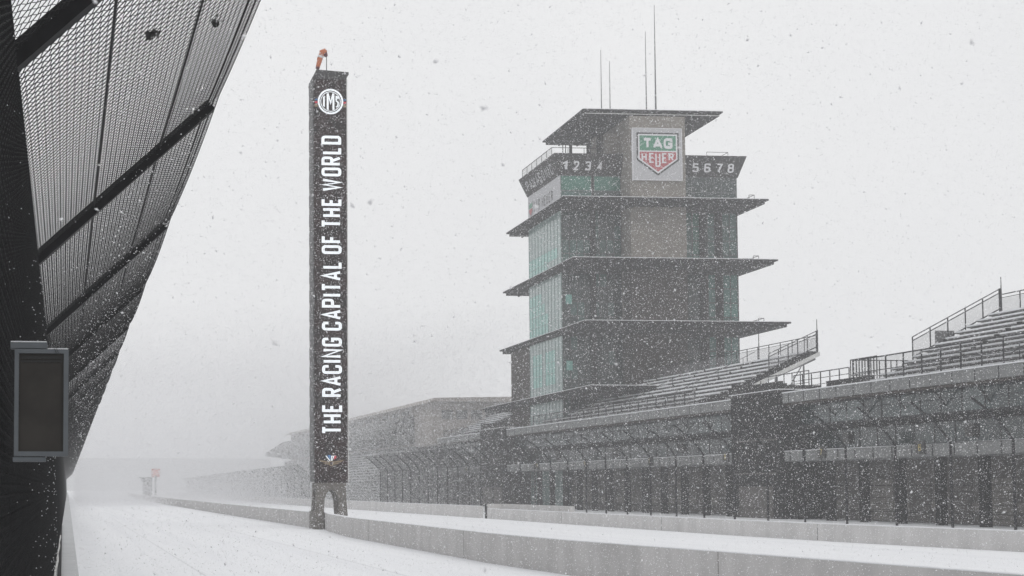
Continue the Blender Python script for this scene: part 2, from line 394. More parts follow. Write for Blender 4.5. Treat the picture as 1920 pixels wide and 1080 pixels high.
# ------------------------------------------------------------------ inner wall
iw = thing('inner_wall', 'long grey concrete wall crossing the foreground and passing the foot of the tall pylon', 'wall', (15.2,97,0))
ip = [(16.9,20),(16.3,25.8),(15.23,35.7),(14.25,44),(13.9,51.6),(14.3,80),(15.0,90),(15.6,95),(15.2,98.5),(15.1,145),(15.3,220),(15.9,300),(17.0,380),(19.5,480),(24,600)]
b = MB(); wall_strip(b, ip, .32, 0, .98); b.build('barrier', M_conc, iw, (15.2,97,0))
b = MB(); wall_strip(b, [(x+.01,y) for x,y in ip], .30, .981, 1.005); b.build('snow_cap', M_snowcap, iw, (15.2,97,0))
b = MB()
for Y in list(range(36, 300, 19)):
    x = np.interp(Y, [p[1] for p in ip], [p[0] for p in ip]); b.box(x-.004, x+.1, Y-.012, Y+.012, .02, .975)
b.build('joint', M_base, iw, (15.2,97,0))

# ------------------------------------------------------------------ pit wall
pw = thing('pit_wall', 'pale concrete pit wall running from the right edge into the fog', 'wall', (34.5,100,0))
pp = [(39.5,30),(36.9,58),(35.4,70),(34.75,81),(34.35,105),(34.25,127.5)]
b = MB(); wall_strip(b, pp, .35, 0, .79); b.build('barrier', M_conc2, pw, (34.5,100,0))
b = MB(); wall_strip(b, [(x+.01,y) for x,y in pp], .33, .791, .825); b.build('snow_cap', M_snowcap, pw, (34.5,100,0))
b = MB()
for Y in range(36, 127, 18):
    x = np.interp(Y, [p[1] for p in pp], [p[0] for p in pp]); b.box(x-.006, x+.1, Y-.015, Y+.015, .02, .785)
b.build('joint', M_rail, pw, (34.5,100,0))
p2 = thing('pit_wall', 'taller pale wall block behind the end of the nearer pit wall', 'wall', (36,120,0))
b = MB(); wall_strip(b, [(35.6,110),(35.5,127.2)], .35, 0, 1.18); wall_strip(b, [(34.32,127.22),(35.85,127.22)], .0, 0, 1.0)
b.v = b.v[:8]; b.f = b.f[:6]; b.box(34.3,35.84,127.21,127.5,0,1.18); b.build('barrier', M_conc2, p2, (36,120,0))
b = MB(); b.box(34.12,34.24,127.3,127.48,0,1.16); b.box(36.0,36.12,112,112.2,0,1.3); b.build('gate_post', M_rail, p2, (36,120,0))
p3 = thing('pit_wall', 'farther pit wall beyond the gap, behind the foot of the pylon', 'wall', (34,300,0))
pf = [(34.1,129.3),(33.4,170),(33.0,220),(32.8,270),(33.5,380),(35,480),(38,600)]
b = MB(); wall_strip(b, pf, .35, 0, .97); b.build('barrier', M_conc2, p3, (34,300,0))
b = MB(); wall_strip(b, [(x+.01,y) for x,y in pf], .33, .971, 1.0); b.build('snow_cap', M_snowcap, p3, (34,300,0))

# ------------------------------------------------------------------ pit catch fences
def pit_fence(label, plan, spacing, hv, r):
    """plan: polyline (x,y); posts with arms leaning toward the track"""
    t = thing('catch_fence', label, 'fence', (plan[0][0], plan[0][1], 0), group='catch fences along the pit wall'); off = (plan[0][0], plan[0][1], 0)
    ys = np.arange(plan[0][1], plan[-1][1]+.1, spacing); X = lambda y: float(np.interp(y, [p[1] for p in plan], [p[0] for p in plan]))
    sec = [(0,0),(0,hv),(-.45,hv+.62),(-1.1,hv+1.25),(-1.9,hv+1.85)]
    for y in ys:
        b = MB(); b.tube([(X(y)+sx, y, z) for sx, z in sec], r, 4); b.build('post', M_rail, t, off)
    for ya, yb in zip(ys, ys[1:]):
        b = MB()
        for (s0, z0), (s1, z1) in zip(sec, sec[1:]):
            b.quad((X(ya)+s0,ya,z0),(X(yb)+s0,yb,z0),(X(yb)+s1,yb,z1),(X(ya)+s1,ya,z1))
        b.build('mesh_panel', M_netting if ya < 92 else (M_netting2 if ya < 150 else M_netting3), t, off)
    for z, sx in ((.25,0),(1.3,0),(2.6,0),(hv,0),(hv+1.25,-1.1),(hv+1.85,-1.9)):
        b = MB(); b.tube([(X(y)+sx, y, z) for y in ys], .018, 4); b.build('cable', M_rail, t, off)
    return t
pit_fence('dark catch fence with bent arms in front of the pit buildings', [(41.8,47),(40,80),(39.8,110),(40,200)], 4.5, 4.55, .065)
pit_fence('misty catch fence fading into fog left of the pylon', [(38.6,250),(39.6,330),(43,450),(49,640)], 9, 4.3, .10)

# ------------------------------------------------------------------ pylon
PYX, PYY = 16.37, 98.1
py_ = thing('scoring_pylon', 'tall dark scoring pylon with vertical white lettering on arched concrete legs', 'pylon', (PYX,PYY,0), R(-1.2))
hw = 1.04
b = MB(); b.box(-hw,hw,-hw+.02,hw,2.85,27.85); pyb = b.build('column', M_pylside, py_)
b = MB(); b.box(-hw+.02,hw-.02,-hw-.06,-hw+.015,2.80,27.87); scrn = b.build('front_screen', M_pyl, py_)
b = MB()
for z in np.arange(3.3, 27.5, 1.2):
    b.box(-hw-.03,-hw+.01,-hw+.15,hw-.1,z,z+.75)
b.build('side_louvre', mat('louvre_grey', (.05,.05,.052), .5, .3, 3), py_)
b = MB(); b.box(hw-.02,hw+.035,-hw-.07,-hw+.05,2.8,27.85); b.build('edge_trim', M_ledge, py_)
b = MB()
for z in np.arange(4.9, 27.5, 1.45): b.box(-hw+.03,hw-.03,-hw-.064,-hw-.0605,z,z+.025)
b.build('panel_seam', M_pylside, py_)
# notched crown
b = MB()
b.prism([(-hw-.05,27.86),(-hw+.18,28.45),(hw+.12,28.32),(hw+.12,28.16),(hw-.05,28.04),(hw-.0,27.86)], lambda p:(p[0],-hw-.1,p[1]), lambda p:(p[0],hw+.1,p[1]))
b.build('cap', M_pylside, py_)
# arched base: two arched plates front and back tied by a slab
outer = [(-1.12,0),(-1.06,.35),(-1.0,.9),(-.93,1.7),(-.90,2.8)]
arch = [(-.62,0),(-.52,.5),(-.45,1.1),(-.42,1.75),(-.32,2.1),(-.14,2.32),(0,2.38)]
outl = outer+[(-x,z) for x,z in outer[::-1]]+[(-x,z) for x,z in arch[:-1]]+[(0,2.38)]+[(x,z) for x,z in arch[:-1][::-1]]
sh = .02
for nm, y0, y1 in (('front_arch',-1.08,-.62),('rear_arch',.62,1.02)):
    b = MB()
    # split into quads: left leg, right leg strips, crown
    zs = [0,.5,1.1,1.75,2.1,2.32,2.38,2.8]
    ox = lambda z: float(np.interp(z, [p[1] for p in outer], [p[0] for p in outer]))
    ax_ = lambda z: float(np.interp(z, [p[1] for p in arch], [p[0] for p in arch]))
    for z0, z1 in zip(zs, zs[1:]):
        for sgn in (-1, 1):
            i0 = ax_(z0) if z0 < 2.38 else 0; i1 = ax_(z1) if z1 < 2.38 else 0
            P4 = [(ox(z0),z0),(i0,z0),(i1,z1),(ox(z1),z1)] 
            P4 = [(sgn*-x, z) for x, z in P4]
            P4 = [p for k, p in enumerate(P4)]
            b.prism(P4, lambda p: (p[0], y0, p[1]), lambda p: (p[0], y1, p[1]))
    b.build(nm, M_base, py_)
b = MB(); b.box(-.88,.88,-.6,.6,2.4,2.84); b.build('base_slab', M_base, py_)
b = MB(); b.box(-1.34,-.78,-3.4,-.9,0,1.07); b.build('foot', M_base, py_)
# lettering (reads upward)
ty = -hw-.075
b = MB(); letters(b, 'THE RACING CAPITAL OF THE WORLD', 18.55, 1.24, .44, .19, (.70-.02,ty,5.75), (0,0,1), (-1,0,0), (0,-1,0), gap=.165)
b.build('lettering', M_let, py_)
# round emblem
def ring(mb, cx, cz, r0, r1, y, n=40):
    for k in range(n):
        a, c = 2*math.pi*k/n, 2*math.pi*(k+1)/n
        mb.quad((cx+r0*math.cos(a),y,cz+r0*math.sin(a)),(cx+r1*math.cos(a),y,cz+r1*math.sin(a)),(cx+r1*math.cos(c),y,cz+r1*math.sin(c)),(cx+r0*math.cos(c),y,cz+r0*math.sin(c)))
EZ = 26.45; ex = .02
b = MB(); ring(b, ex, EZ, .69, .80, ty-.004); ring(b, ex, EZ, .59, .635, ty-.004)
def poly(mb, pts, y=ty-.004): mb.quad(*[(ex+x, y, EZ+z) for x, z in pts])
poly(b, [(-.47,-.28),(-.36,-.37),(-.36,.37),(-.47,.28)])          # I
for s in (-1,1): poly(b, [(s*.24,-.5),(s*.12,-.53),(s*.12,.24),(s*.12,.53),(s*.24,.5)])
poly(b, [(-.12,.53),(-.12,.24),(0,-.22),(0,.06)]); poly(b, [(.12,.53),(0,.06),(0,-.22),(.12,.24)])
ribbon(b, rnd([(.47,.16),(.47,.28),(.36,.32),(.36,.04),(.48,-.04),(.46,-.26),(.35,-.34)], 0), 0, .085, lambda q: (ex+q.x, ty-.007, EZ+q.y))
b.build('emblem', M_let, py_)
b = MB()
for s in (-1,1): b.box(ex+s*.90-.09, ex+s*.90+.09, ty-.006, ty+.001, EZ+.08, EZ+.15)
b.build('emblem_stripe', M_blue, py_)
b = MB()
for s in (-1,1): b.box(ex+s*.90-.09, ex+s*.90+.09, ty-.006, ty+.001, EZ-.12, EZ+.0)
b.build('emblem_stripe', M_redl, py_)
b = MB()
for s in (-1,1): b.box(ex+s*.90-.09, ex+s*.90+.09, ty-.006, ty+.001, EZ-.34, EZ-.17)
b.build('emblem_stripe', M_gold, py_)
# winged wheel with small flags near the foot
WZ = 4.1
def fl(m, pts, nm, dy=0): 
    b = MB(); b.quad(*[(x, ty-.004-dy, WZ+z) for x, z in pts]); b.build(nm, m, py_)
b = MB()
for s in (-1,1):
    b.quad((s*.08,ty-.004,WZ-.02),(s*.80,ty-.004,WZ+.10),(s*.62,ty-.004,WZ-.03),(s*.08,ty-.004,WZ-.10))
    b.quad((s*.10,ty-.004,WZ-.13),(s*.55,ty-.004,WZ-.07),(s*.40,ty-.004,WZ-.16),(s*.12,ty-.004,WZ-.2))
ring(b, 0, WZ-.12, .10, .16, ty-.006, 20)
b.build('winged_wheel', M_gold, py_)
b = MB()
for x0, x1 in ((-.34,-.10),(.02,-.02),(.16,.04)):
    b.quad((x0-.035,ty-.009,WZ+.34),(x0+.035,ty-.009,WZ+.36),(x1+.03,ty-.009,WZ+.05),(x1-.02,ty-.009,WZ+.03))
b.build('flag_staff', M_let, py_)
fl(M_blue, [(-.24,.38),(-.04,.40),(-.06,.12),(-.1,.1)], 'flag', .006); fl(M_redl, [(.2,.38),(.34,.28),(.2,.12),(.14,.14)], 'flag', .006)

# windsock
ws = thing('windsock', 'orange windsock drooping from a thin mast on top of the pylon', 'windsock', (PYX-.06,PYY,28.4))
b = MB(); b.tube([(0,0,-.1),(.0,0,1.62)], .03, 6, r2=.022); b.tube([(0,0,1.32),(-.10,0,1.42),(0,0,1.5)], .012, 5); b.build('mast', M_rail, ws)
def sock(p, r, nm, m):
    b = MB(); rings = []
    P_ = [Vector(q) for q in p]
    b.tube(p, r[0], 12, cap=False); k = 0
    for i, q in enumerate(P_):
        for j in range(12):
            v = Vector(b.v[k]); b.v[k] = tuple(q+(v-q)*(r[i]/r[0])); k += 1
    o = b.build(nm, m, ws); 
    for f in o.data.polygons: f.use_smooth = True
sock([(-.08,-.02,1.40),(-.16,-.02,1.50),(-.27,-.02,1.44),(-.36,-.02,1.2)], [.17,.20,.21,.19], 'sleeve', M_orange)
sock([(-.36,-.02,1.2),(-.42,-.02,1.08)], [.192,.18], 'sleeve_band', M_white)
sock([(-.42,-.02,1.08),(-.48,-.02,.80),(-.56,-.02,.50)], [.182,.155,.13], 'sleeve', M_orange)
sock([(-.56,-.02,.50),(-.59,-.02,.38)], [.131,.12], 'sleeve_band', M_maroon)
sock([(-.015,-.02,1.18),(-.10,-.02,1.38)], [.10,.15], 'sleeve_mouth', M_maroon)

# ------------------------------------------------------------------ pagoda tower
TH = R(1.775); U0, V0 = 64.4, 195.5
lx = Vector((math.cos(TH), -math.sin(TH), 0)); axv = Vector((math.sin(TH), math.cos(TH), 0))
pg = thing('control_tower', 'stepped glass control tower with wide flat projecting roofs and roof antennas', 'tower', tuple(lx*U0+axv*V0), -TH)
OFF = (U0, V0, 0)
def pgb(mb, nm, m, parent=None):
    if parent is None: return mb.build(nm, m, pg, OFF)
    return mb.build(nm, m, parent, OFF)
BU0, BU1, BV0, BV1 = 53.75, 75.75, 188., 203.
b = MB(); b.box(BU0+.3,BU1-.3,BV0+.3,BV1-.3,0,40.2); pgb(b, 'body', M_brown)
b = MB(); b.box(BU0+.05,BU0+8,BV1-.35,213,0,21.0); pgb(b, 'rear_wing', M_brown)
b = MB(); b.box(61.3,68.1,184.6,195,21.9,46.9); pgb(b, 'stair_core', M_tan)
b = MB(); b.box(61.3,68.1,184.6,195,0,28.5); 
core = MB(); core.box(61.35,68.05,184.7,187.9,0,21.85); pgb(core, 'stair_core', M_brown)
# darker cladding on the lower storeys of the core
core = MB(); core.box(61.27,68.13,184.57,187.6,21.9,28.5); pgb(core, 'core_cladding', M_brown)
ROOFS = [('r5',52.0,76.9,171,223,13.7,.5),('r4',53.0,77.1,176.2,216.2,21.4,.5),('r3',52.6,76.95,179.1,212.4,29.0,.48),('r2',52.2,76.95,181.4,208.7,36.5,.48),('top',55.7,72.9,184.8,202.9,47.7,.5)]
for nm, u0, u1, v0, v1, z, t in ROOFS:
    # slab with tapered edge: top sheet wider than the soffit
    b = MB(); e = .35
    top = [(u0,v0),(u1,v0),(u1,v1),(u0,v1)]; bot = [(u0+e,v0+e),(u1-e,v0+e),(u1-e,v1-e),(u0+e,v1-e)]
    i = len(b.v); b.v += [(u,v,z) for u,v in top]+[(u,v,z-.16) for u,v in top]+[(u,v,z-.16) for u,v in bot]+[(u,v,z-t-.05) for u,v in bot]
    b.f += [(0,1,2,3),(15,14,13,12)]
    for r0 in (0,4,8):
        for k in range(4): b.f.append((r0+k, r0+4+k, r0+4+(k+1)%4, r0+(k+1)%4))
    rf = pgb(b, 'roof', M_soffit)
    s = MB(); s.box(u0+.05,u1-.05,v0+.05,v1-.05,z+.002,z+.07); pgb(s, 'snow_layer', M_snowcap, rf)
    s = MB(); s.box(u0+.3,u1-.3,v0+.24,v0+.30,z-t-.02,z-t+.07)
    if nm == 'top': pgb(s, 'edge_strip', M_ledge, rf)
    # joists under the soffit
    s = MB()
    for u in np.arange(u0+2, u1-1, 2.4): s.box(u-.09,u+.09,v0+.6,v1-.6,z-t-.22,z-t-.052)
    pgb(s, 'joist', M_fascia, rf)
# storeys
def facade(face, a0, a1, z0, z1, cols, rows, pick, proud=.12, frame=M_mull, fr=.05, label=None):
    """glass panes between mullions; face 'left' (u const) or 'front' (v const) or 'right'"""
    da, dz = (a1-a0)/cols, (z1-z0)/rows; groups = {}
    for i in range(cols):
        for j in range(rows):
            m = pick(i, j)
            if m is None: continue
            g = groups.setdefault(m.name, (m, MB()))[1]
            A0, A1, Z0, Z1 = a0+i*da+fr, a0+(i+1)*da-fr, z0+j*dz+fr, z0+(j+1)*dz-fr
            if face == 'left': g.box(BU0+.02,BU0+.25,A0,A1,Z0,Z1)
            elif face == 'right': g.box(BU1-.25,BU1-.02,A0,A1,Z0,Z1)
            else: g.box(A0,A1,BV0+.02,BV0+.25,Z0,Z1)
    fm = MB()
    def fb(A0,A1,Z0,Z1,p=0):
        if face == 'left': fm.box(BU0-.03-p,BU0+.28,A0,A1,Z0,Z1)
        elif face == 'right': fm.box(BU1-.28,BU1+.03+p,A0,A1,Z0,Z1)
        else: fm.box(A0,A1,BV0-.03-p,BV0+.28,Z0,Z1)
    for i in range(cols+1): fb(max(a0,a0+i*da-fr), min(a1,a0+i*da+fr), z0, z1)
    for j in range(rows+1): fb(a0, a1, z0+j*dz-fr, z0+j*dz+fr, .004)
    fo = pgb(fm, 'window_frame', frame)
    for m, g in groups.values(): pgb(g, 'pane', m, fo)
rr = random.Random(5)
def pk(d):
    tot = sum(d.values())
    def f(i, j):
        x = rr.random()*tot
        for m, wgt in d.items():
            x -= wgt
            if x <= 0: return m
        return m
    return f
LV = [(0,13.1),(13.7,20.8),(21.4,28.4),(29.0,35.95)]
for k, (z0, z1) in enumerate(LV):
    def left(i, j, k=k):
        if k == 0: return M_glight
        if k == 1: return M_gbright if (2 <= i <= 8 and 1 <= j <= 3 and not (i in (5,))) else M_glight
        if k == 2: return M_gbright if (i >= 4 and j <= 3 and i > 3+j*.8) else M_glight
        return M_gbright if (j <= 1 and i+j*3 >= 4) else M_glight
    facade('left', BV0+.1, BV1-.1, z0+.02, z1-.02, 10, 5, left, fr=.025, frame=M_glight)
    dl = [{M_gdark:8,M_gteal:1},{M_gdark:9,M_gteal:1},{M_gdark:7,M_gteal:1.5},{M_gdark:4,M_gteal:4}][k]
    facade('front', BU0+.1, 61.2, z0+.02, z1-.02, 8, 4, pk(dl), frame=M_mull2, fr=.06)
    def right_(i, j, k=k):
        if k == 0: return M_gdark
        if i in (3, 5): return M_brown if k < 3 else M_gdark
        if k == 3: return M_gteal if (i != 2) else M_glev
        if i < 3: return M_gdark
        return M_gstrip if j > 0 else M_gteal
    facade('front', 68.2, BU1-.1, z0+.02, z1-.02, 8, 4, right_, frame=M_mull2, fr=.06)
    facade('right', BV0+.1, BV1-.1, z0+.02, z1-.02, 8, 4, lambda i, j: M_gteal, frame=M_soffit)
# reflections painted as small bright panels at the left corner of two storeys
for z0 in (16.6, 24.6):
    b = MB(); b.box(BU0+.5,BU0+1.25,BV0-.05,BV0-.01,z0+(.0),z0+1.15); pgb(b, 'painted_reflection', M_gbright)
# corner columns on the front
b = MB()
for u in (57.6, 71.2, 73.3):
    b.box(u-.3,u+.3,BV0-.45,BV0-.1,0,35.9)
pgb(b, 'column', M_soffit)
# top observation storey
facade('front', BU0+.05, 57.6, 36.6, 40.25, 1, 2, lambda i, j: M_glev if j else M_gteal, frame=M_mull, fr=.05)
facade('front', 57.9, 61.2, 36.6, 40.25, 1, 2, lambda i, j: M_glev if j else M_gdark, frame=M_mull, fr=.05)
facade('front', 68.2, BU1-.1, 36.6, 40.25, 4, 2, lambda i, j: M_gdark, frame=M_mull, fr=.045)
facade('right', BV0+.1, BV1-.1, 36.6, 40.25, 5, 2, lambda i, j: M_gdark, frame=M_mull, fr=.05)
b = MB(); b.box(BU0-.03,BU0+.27,BV0+.05,BV1-.05,36.58,40.3); lp = pgb(b, 'side_sign', M_panel)
b = MB(); letters(b, 'TAG HEUER', 9.0, 1.35, .55, .19, (BU0-.05,200.2,37.75), (0,-1,0), (0,0,1), (-1,0,0)); pgb(b, 'lettering', M_black, lp)
def shield(cx, cz, s, mapf, parent, small=False):
    """mapf(x, z, lift) -> frame coords"""
    def pl(pts, m, nm, lift):
        q = MB(); q.quad(*[mapf(cx+x*s, cz+z*s, lift) for x, z in pts]); return pgb(q, nm, m, parent)
    pl([(-1,1),(1,1),(1,-.28),(0,-1),(-1,-.28)], M_black, 'shield_outline', .02)
    pl([(-.93,.93),(.93,.93),(.93,-.24),(0,-.91),(-.93,-.24)], M_white, 'shield', .03)
    pl([(-.86,.86),(.86,.86),(.86,.16),(-.86,.16)], M_green, 'green_field', .04)
    pl([(-.86,.10),(.86,.10),(.86,-.21),(0,-.82),(-.86,-.21)], M_red, 'red_field', .04)
    if small: return
    q = MB(); E = lambda x, z, l: Vector(mapf(x, z, l))
    o = E(cx-.70*s, cz+.25*s, .05); 
    exv = (E(1,0,0)-E(0,0,0)); ezv = (E(0,1,0)-E(0,0,0)); env = (E(0,0,1)-E(0,0,0))
    letters(q, 'TAG', 1.40*s, .50*s, .40*s, .13*s, o, exv, ezv, env, gap=.06*s)
    tb = .07*s; xs = [-.66,-.37,0,.37,.66]; hs = [.30,.42,.72,.42,.30]
    for c, x, h, dn in zip('HEUER', [-.78,-.42,-.13,.19,.50], [.38,.47,.66,.47,.36], [0]*5):
        cwid = .25*s if c != 'E' else .25*s
        letters(q, c, cwid, h*s, .17*s, tb, E(cx+x*s, cz+(.05-h)*s, .05), exv, ezv, env)
    pgb(q, 'shield_lettering', M_white, parent)
shield(201.5, 38.4, .95, lambda a, z, l: (BU0-.04-l, 2*201.3-a if False else a, z), lp, True)
# big sign on the stair core
b = MB(); b.box(61.55,67.55,184.28,184.56,39.15,45.35); sg = pgb(b, 'crest_sign', M_panel)
b = MB()
for q_ in ((61.5,61.58,39.1,45.4),(67.52,67.6,39.1,45.4)): b.box(q_[0],q_[1],184.25,184.57,q_[2],q_[3])
b.box(61.58,67.52,184.25,184.57,45.33,45.4); b.box(61.58,67.52,184.25,184.57,39.1,39.17); pgb(b, 'sign_frame', M_white, sg)
shield(64.6, 42.25, 2.58, lambda x, z, l: (x, 184.26-l, z), sg)
# flared dark timing band
def band(nm):
    b = MB(); z0, z1 = 40.3, 42.8
    bo = [(BU0-.1,BV0-.1),(BU1+.1,BV0-.1),(BU1+.1,BV1+.1),(BU0-.1,BV1+.1)]
    to = [(BU0-.95,BV0-.9),(BU1+.95,BV0-.9),(BU1+.95,BV1+1.2),(BU0-.95,BV1+1.2)]
    b.v += [(u,v,z0) for u,v in bo]+[(u,v,z1) for u,v in to]
    b.f += [(3,2,1,0),(4,5,6,7)]+[(k,(k+1)%4,4+(k+1)%4,4+k) for k in range(4)]
    return pgb(b, nm, M_fascia)
bd = band('timing_band')
tilt = Vector((0,-.8,2.5)).normalized(); nrm_ = Vector((0,-2.5,-.8)).normalized()
def on(u, f): return Vector((u, BV0-.1-.8*f-.02, 40.3+2.5*f))+nrm_*.02
b = MB()
for c, u in zip('1234', (53.85,55.3,56.75,58.2)): letters(b, c, .68, 1.1, .42, .19, on(u,.22), (1,0,0), tilt, nrm_)
for c, u in zip('5678', (70.05,71.5,73.0,74.45)): letters(b, c, .80, 1.1, .46, .19, on(u,.22), (1,0,0), tilt, nrm_)
pgb(b, 'numeral', M_white, bd)
tl = Vector((-.85,0,2.4)).normalized(); nl = Vector((-2.4,0,-.85)).normalized()
b = MB(); letters(b, 'PANASONIC', 12.0, 1.35, .6, .2, Vector((BU0-.1-.85*.18-.02,201.6,40.3+2.5*.18))+nl*.03, (0,-1,0), tl, nl); pgb(b, 'lettering', M_panel, bd)
# roof deck railings and open-air posts under the top roof
def railing(mb, pts, h, step, r=.03, bars=0, z=None):
    for a, c in zip(pts, pts[1:]):
        a, c = Vector(a), Vector(c); n = max(1, round((c-a).length/step))
        for k in range(n+1):
            p = a+(c-a)*k/n; mb.tube([p, p+Vector((0,0,h))], r, 4)
        mb.tube([a+Vector((0,0,h)), c+Vector((0,0,h))], r*1.1, 4)
        for q in range(bars):
            zz = h*(q+1)/(bars+1); mb.tube([a+Vector((0,0,zz)), c+Vector((0,0,zz))], r*.7, 4)
b = MB(); railing(b, [(BU0-.6,203.5,42.8),(BU0-.6,189.4,42.8),(61.2,189.4,42.8)], 1.15, 2.2, .04)
railing(b, [(68.4,189.4,42.8),(70.6,196,42.8)], 1.1, 1.6, .03); railing(b, [(72.8,190,42.8),(75.5,190,42.8),(75.5,203,42.8)], 1.05, 1.8, .03)
pr = pgb(b, 'deck_railing', M_rail)
b = MB(); b.quad((BU0-.6,203.5,42.85),(BU0-.6,189.4,42.85),(BU0-.6,189.4,43.9),(BU0-.6,203.5,43.9)); b.quad((70.6,196,42.85),(68.4,189.4,42.85),(68.4,189.4,43.85),(70.6,196,43.85))
pgb(b, 'mesh_infill', M_railmesh, pr)
b = MB()
for u, v, r in ((58.6,192.2,.28),(60.0,192.6,.28),(58.6,200,.2),(70.5,200,.25)): b.tube([(u,v,41.6),(u,v,47)], r, 8)
b.tube([(56.2,194,41.6),(56.2,194,47)], .06, 5); b.tube([(57.0,198,41.6),(57.0,198,47)], .06, 5)
pgb(b, 'deck_post', M_soffit)
b = MB(); b.box(59.8,61.3,188.5,189.6,41.65,45.6); b.box(60.6,68.0,195.0,199.5,41.65,46.9); pgb(b, 'stair_head', M_tan)
for z, v0_, v1_ in ((36.57,184.6,201),(29.07,183.6,201),(21.47,182.4,201)):
    b = MB(); railing(b, [(BU1+.1,v0_,z),(76.5,v0_,z),(76.5,v1_,z)], 1.0, 2.0, .035, 1); rl = pgb(b, 'balcony_railing', M_rail)
# low handrail seen in front of the storeys
b = MB(); railing(b, [(55,184.2,36.57),(61,184.2,36.57)], .9, 2, .02); railing(b, [(53.5,182.4,29.07),(75,182.4,29.07)], .5, 2.5, .02); pgb(b, 'balcony_railing', M_mull)
# antennas
for u, v, h, r, st in ((60.55,193,9.5,.08,0),(61.65,193,8.1,.08,1),(66.3,193,12.0,.09,0),(67.5,193,15.4,.13,1)):
    b = MB(); b.tube([(u,v,47.7),(u,v,47.7+h*.45),(u,v,47.7+h)], r, 6, r2=.03); b.box(u-.25,u+.2,v-.2,v+.2,47.77,47.95)
    if st: b.box(u+.06,u+.55,v-.25,v+.25,47.77,49.0)
    pgb(b, 'antenna', M_galv)

# ------------------------------------------------------------------ pit buildings
FX = 57.
def pit_building(label, Y0, Y1, plaques, seedv):
    t = thing('pit_building', label, 'building', (FX+6,(Y0+Y1)/2,0), group='pit buildings below the stands'); off = (FX+6,(Y0+Y1)/2,0)
    L = Y1-Y0; r_ = random.Random(seedv)
    def P(mb, nm, m, par=None): return mb.build(nm, m, par or t, off)
    b = MB(); b.box(FX+3.6,FX+14,Y0,Y1,0,9.6); P(b, 'body', M_gwall)
    b = MB(); b.box(FX-.05,FX+14.5,Y0-.1,Y1+.1,9.62,9.9); b.box(FX-.1,FX+.2,Y0-.1,Y1+.1,9.2,9.98); rf = P(b, 'roof', M_pfas)
    b = MB(); b.box(FX-.16,FX+.55,Y0-.1,Y1+.1,9.985,10.07); b.box(FX+.6,FX+14.3,Y0,Y1,9.905,9.95); P(b, 'snow_layer', M_snowcap, rf)
    b = MB()
    for y in np.arange(Y0+1.3, Y1, 2.6): b.box(FX-.115,FX-.08,y-.05,y+.05,9.22,9.96)
    P(b, 'panel_joint', M_rail, rf)
    b = MB(); b.box(FX-.02,FX+.16,Y0,Y1,9.0,9.17); P(b, 'gutter', M_brown, rf)
    # balcony with fascia
    b = MB(); b.box(FX,FX+3.55,Y0,Y1,4.55,4.7); b.box(FX-.06,FX+.06,Y0,Y1,4.6,5.36); bl = P(b, 'balcony', M_pfas)
    b = MB(); b.box(FX-.09,FX+.09,Y0,Y1,5.365,5.41); P(b, 'snow_layer', M_snowcap, bl)
    b = MB()
    for y in np.arange(Y0+1.3, Y1, 2.6): b.box(FX-.085,FX-.062,y-.06,y+.06,4.6,5.36)
    P(b, 'panel_joint', M_rail, bl)
    for dg, y in plaques:
        b = MB(); b.box(FX-.22,FX-.10,y-.55,y+.55,4.72,5.62); pq = P(b, 'number_plaque', M_black, bl)
        b = MB(); n = len(dg); letters(b, dg, .36*n, .48, .26, .09, (FX-.24,y+.18*n,4.93), (0,-1,0), (0,0,1), (-1,0,0)); P(b, 'numeral', mat('gold_paint',(.45,.36,.14),.6,.1,2), pq)
        b = MB(); b.box(FX-.3,FX+.2,y+9.6,y+10.5,5.7,6.55); P(b, 'monitor', M_black)
    # suite glazing: upper row set forward, lower row recessed
    n = max(2, round(L/2.6))
    for (xa, z0, z1, mm) in ((FX+1.2,7.45,9.0,0),(FX+2.2,5.0,7.0,1)):
        fr = MB(); g = {0: MB(), 1: MB()}
        for k in range(n):
            ya, yb = Y0+L*k/n, Y0+L*(k+1)/n
            g[1 if r_.random() < .28 else 0].box(xa+.03,xa+.12,ya+.06,yb-.06,z0+.05,z1-.05)
            fr.box(xa,xa+.16,ya-.055,ya+.055,z0,z1)
        fr.box(xa-.004,xa+.2,Y0,Y1,z0-.12,z0+.05); fr.box(xa-.004,xa+.2,Y0,Y1,z1-.05,z1+.1)
        fo = P(fr, 'window_frame', M_rail); P(g[0], 'pane', M_suite, fo)
        if g[1].f: P(g[1], 'pane', M_suite2, fo)
    b = MB(); b.box(FX+1.1,FX+3.55,Y0,Y1,7.02,7.3); b.box(FX+1.3,FX+3.55,Y0,Y1,9.12,9.2); P(b, 'ledge', M_pdark)
    # diagonal struts, columns, garage fronts
    b = MB(); 
    for y in np.arange(Y0+2.5, Y1, 5.1): b.tube([(FX+.3,y,9.1),(FX+2.1,y,6.9)], .07, 4)
    P(b, 'strut', M_rail)
    ys = np.arange(Y0+2.5, Y1, 5.1)
    for y in ys:
        b = MB(); b.box(FX+.5,FX+1.0,y-.32,y+.32,0,4.5); P(b, 'column', M_pdark)
    b = MB(); b.box(FX+3.5,FX+3.59,Y0,Y1,.9,1.5); P(b, 'wall_band', M_gband)
    for k, y in enumerate(ys[:-1]):
        b = MB(); b.box(FX+3.46,FX+3.585,y+1.0,y+3.9,.05,3.1)
        d = P(b, 'garage_door', M_gwall if k%3 else M_gband)
        b = MB()
        for z in np.arange(.4, 3.0, .45): b.box(FX+3.44,FX+3.458,y+1.02,y+3.88,z,z+.03)
        P(b, 'door_rib', M_rail, d)
    return t
pit_building('pit building at the right edge with dark glass suites and pits six and seven', 62, 121.5, [('7',115.0),('6',101.0),('5',85)], 1)
pit_building('pit building in the middle below the glass tower', 131.5, 201.5, [('8',129.6+3),('9',150.5),('10',170),('11',188)], 2)
pit_building('short foggy pit building left of the tower', 214.5, 248.5, [('12',222)], 3)
